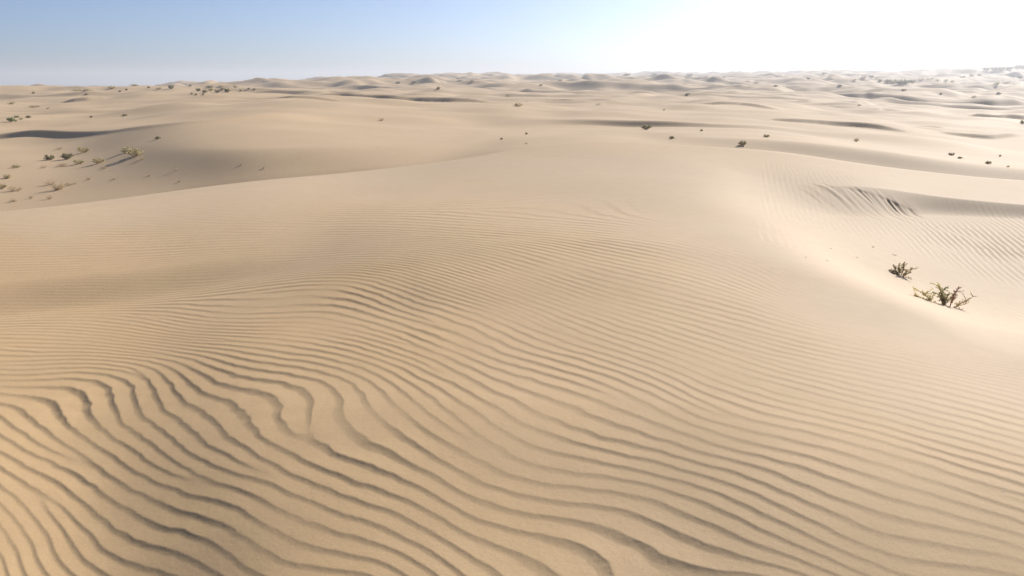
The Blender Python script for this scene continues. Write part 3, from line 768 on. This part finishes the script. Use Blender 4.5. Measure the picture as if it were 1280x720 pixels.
# ---- the hill on the left skyline
GH = 'shrubs on the left skyline hill'
for x, y, w, h, kind, lab in [
 (214,111,10,6,'dark','dark round shrub alone on top of the left skyline hill'),
 (103,114,30,4,'olive','long olive shrub along the left end of the skyline hill'),
 (139,111,16,4,'olive','olive shrub on the skyline left of the hill top'),
 (167,107,16,3,'olive','flat olive shrub on the highest part of the hill'),
 (108,119,7,3,'dark','dark shrub below the long olive one'),
 (199,112,12,4,'olive','olive shrub left of the lone dark round one'),
]: shrub(x, y, w, h, kind, lab, GH)
for x, y, w, h in [(248,114,9,5),(256,116,10,5),(264,114,11,6),(272,116,10,5),(279,112,9,5),(284,115,12,6),(262,110,14,4),(276,109,12,4),(294,110,8,5),(301,114,5,3)]:
    shrub(x, y, w, h, 'dark' if (x % 3) else 'olive', 'shrub of the dark thicket right of the left hill top', 'thicket right of the left hill')
for x, y in [(238,108),(240,118),(245,119),(254,119),(311,112),(318,113),(42,117),(150,115),(158,113),(186,110)]:
    shrub(x, y, 5, 3, 'dark', 'tiny shrub scattered round the left skyline hill', 'tiny shrubs round the left hill')
# ---- hills on the right and the middle skyline
GR = 'scrub on the far right hills'
for x, y, w, h in [(1109,104,12,6),(1116,105,14,7),(1124,106,16,8),(1133,105,14,7),(1141,104,9,5),(1100,103,8,4)]:
    shrub(x, y, w, h, 'dark', 'shrub of the big dark clump on the far right hill', 'big dark clump on the right hill')
for x, y, w, h in [(1152,101,10,4),(1162,100,12,4),(1172,102,9,4),(1182,102,10,4),(1190,103,9,4),(1080,98,12,4),(1089,97,10,4),(1096,98,8,3),(1068,101,9,3),(1246,106,10,5),(1258,105,12,4),(1275,98,10,4),(1204,97,9,3),(1214,95,10,3),(1224,94,8,3)]:
    shrub(x, y, w, h, 'dark' if x % 2 else 'grey', 'low shrub scattered on the far right hills', GR)
for x, y, w, h in [(1233,88,12,4),(1243,88,12,4),(1252,88,13,5),(1262,87,12,4),(1272,86,12,5),(1279,86,10,4)]:
    shrub(x, y, w, h, 'dark', 'shrub of the dark row on the right skyline', 'dark row on the right skyline')
for x, y, w, h in [(784,94,13,3),(818,94,11,3),(862,95,13,4),(945,104,10,4),(1030,93,9,3),(1010,99,8,3),(905,97,8,3),(700,101,8,2),(676,107,7,2),(590,103,8,3),(735,98,8,2),(970,108,8,2),(1050,108,9,3),(498,104,9,3),(572,99,8,2),(860,118,9,2),(1130,113,9,2),(1176,118,6,2),(1232,130,6,2),(1248,118,8,3)]:
    shrub(x, y, w, h, 'grey' if x % 2 else 'dark', 'low shrub scattered on the far middle dunes', 'scrub on the far middle dunes')

# ---- small bits on the sand
def twig_mesh(seed):
    rnd = random.Random(seed); m = MB()
    for k in range(4):
        a = rnd.uniform(0, 6.28); p = (.5 * math.cos(a) * rnd.uniform(.5, 1), .5 * math.sin(a) * rnd.uniform(.5, 1), rnd.uniform(.05, .3))
        m.tube(curve((rnd.gauss(0, .05), rnd.gauss(0, .05), -.02), p, .12, 5, rnd), .06, .025, 4)
    return m.mesh('dry_twig', M['wood'])
TW = [twig_mesh(k) for k in range(3)]
for k, (x, y, w, lab) in enumerate([(1007,322,4,'dry twig bits at the left end of the scattered bits'),(1038,311,4,'dry twig bits between the bank foot and the smooth sand'),
      (1033,326,5,'darker dry twig bits low among the scattered bits'),(1091,309,5,'dark dry twig bits below the grooved bank'),
      (1071,322,4,'faint dry twig bits in the middle of the scattered bits'),(1118,319,6,'dry twig bits right above the smaller grey green plant')]):
    X, Y, Z, r = hit(x, y); o = bpy.data.objects.new('dry_twig', TW[k % 3]); col.objects.link(o)
    o.location = (X, Y, Z); s = w / FPX * r; o.scale = (s, s, s * .8); o.rotation_euler = (0, 0, k * 1.3); tags(o, lab, 'twig', 'twig bits on the pale sand')
def chip_mesh(seed):
    rnd = random.Random(seed); m = MB(); top = []
    n = 7
    for k in range(n):
        a = 2 * math.pi * k / n; q = rnd.uniform(.35, .55); m.v.append((q * math.cos(a), q * .7 * math.sin(a), 0)); top.append((q * .6 * math.cos(a), q * .45 * math.sin(a), .22 + rnd.uniform(-.04, .06)))
    m.v += top
    m.f = [tuple(range(n))[::-1], tuple(range(n, 2 * n))] + [(k, (k + 1) % n, n + (k + 1) % n, n + k) for k in range(n)]
    return m.mesh('shell_chip', M['shell'])
for k, (x, y, lab) in enumerate([(1254,614,'brightest white shell chip on the ripples at the right'),(1106,677,'white shell chip on a ripple at the lower right'),(1211,702,'white shell chip nearest the lower right corner')]):
    X, Y, Z, r = hit(x, y)
    zz = Z + float((ripple(np.array([X]), np.array([Y]), np.array([r]), np.array([math.atan2(X, Y)])))[0])
    o = bpy.data.objects.new('shell_chip', chip_mesh(40 + k)); col.objects.link(o); o.location = (X, Y, zz - .001)
    s = (.011, .007, .007)[k]; o.scale = (s, s, s); o.rotation_euler = (0, 0, k * 2.1); tags(o, lab, 'shell', 'shell chips on the ripples')
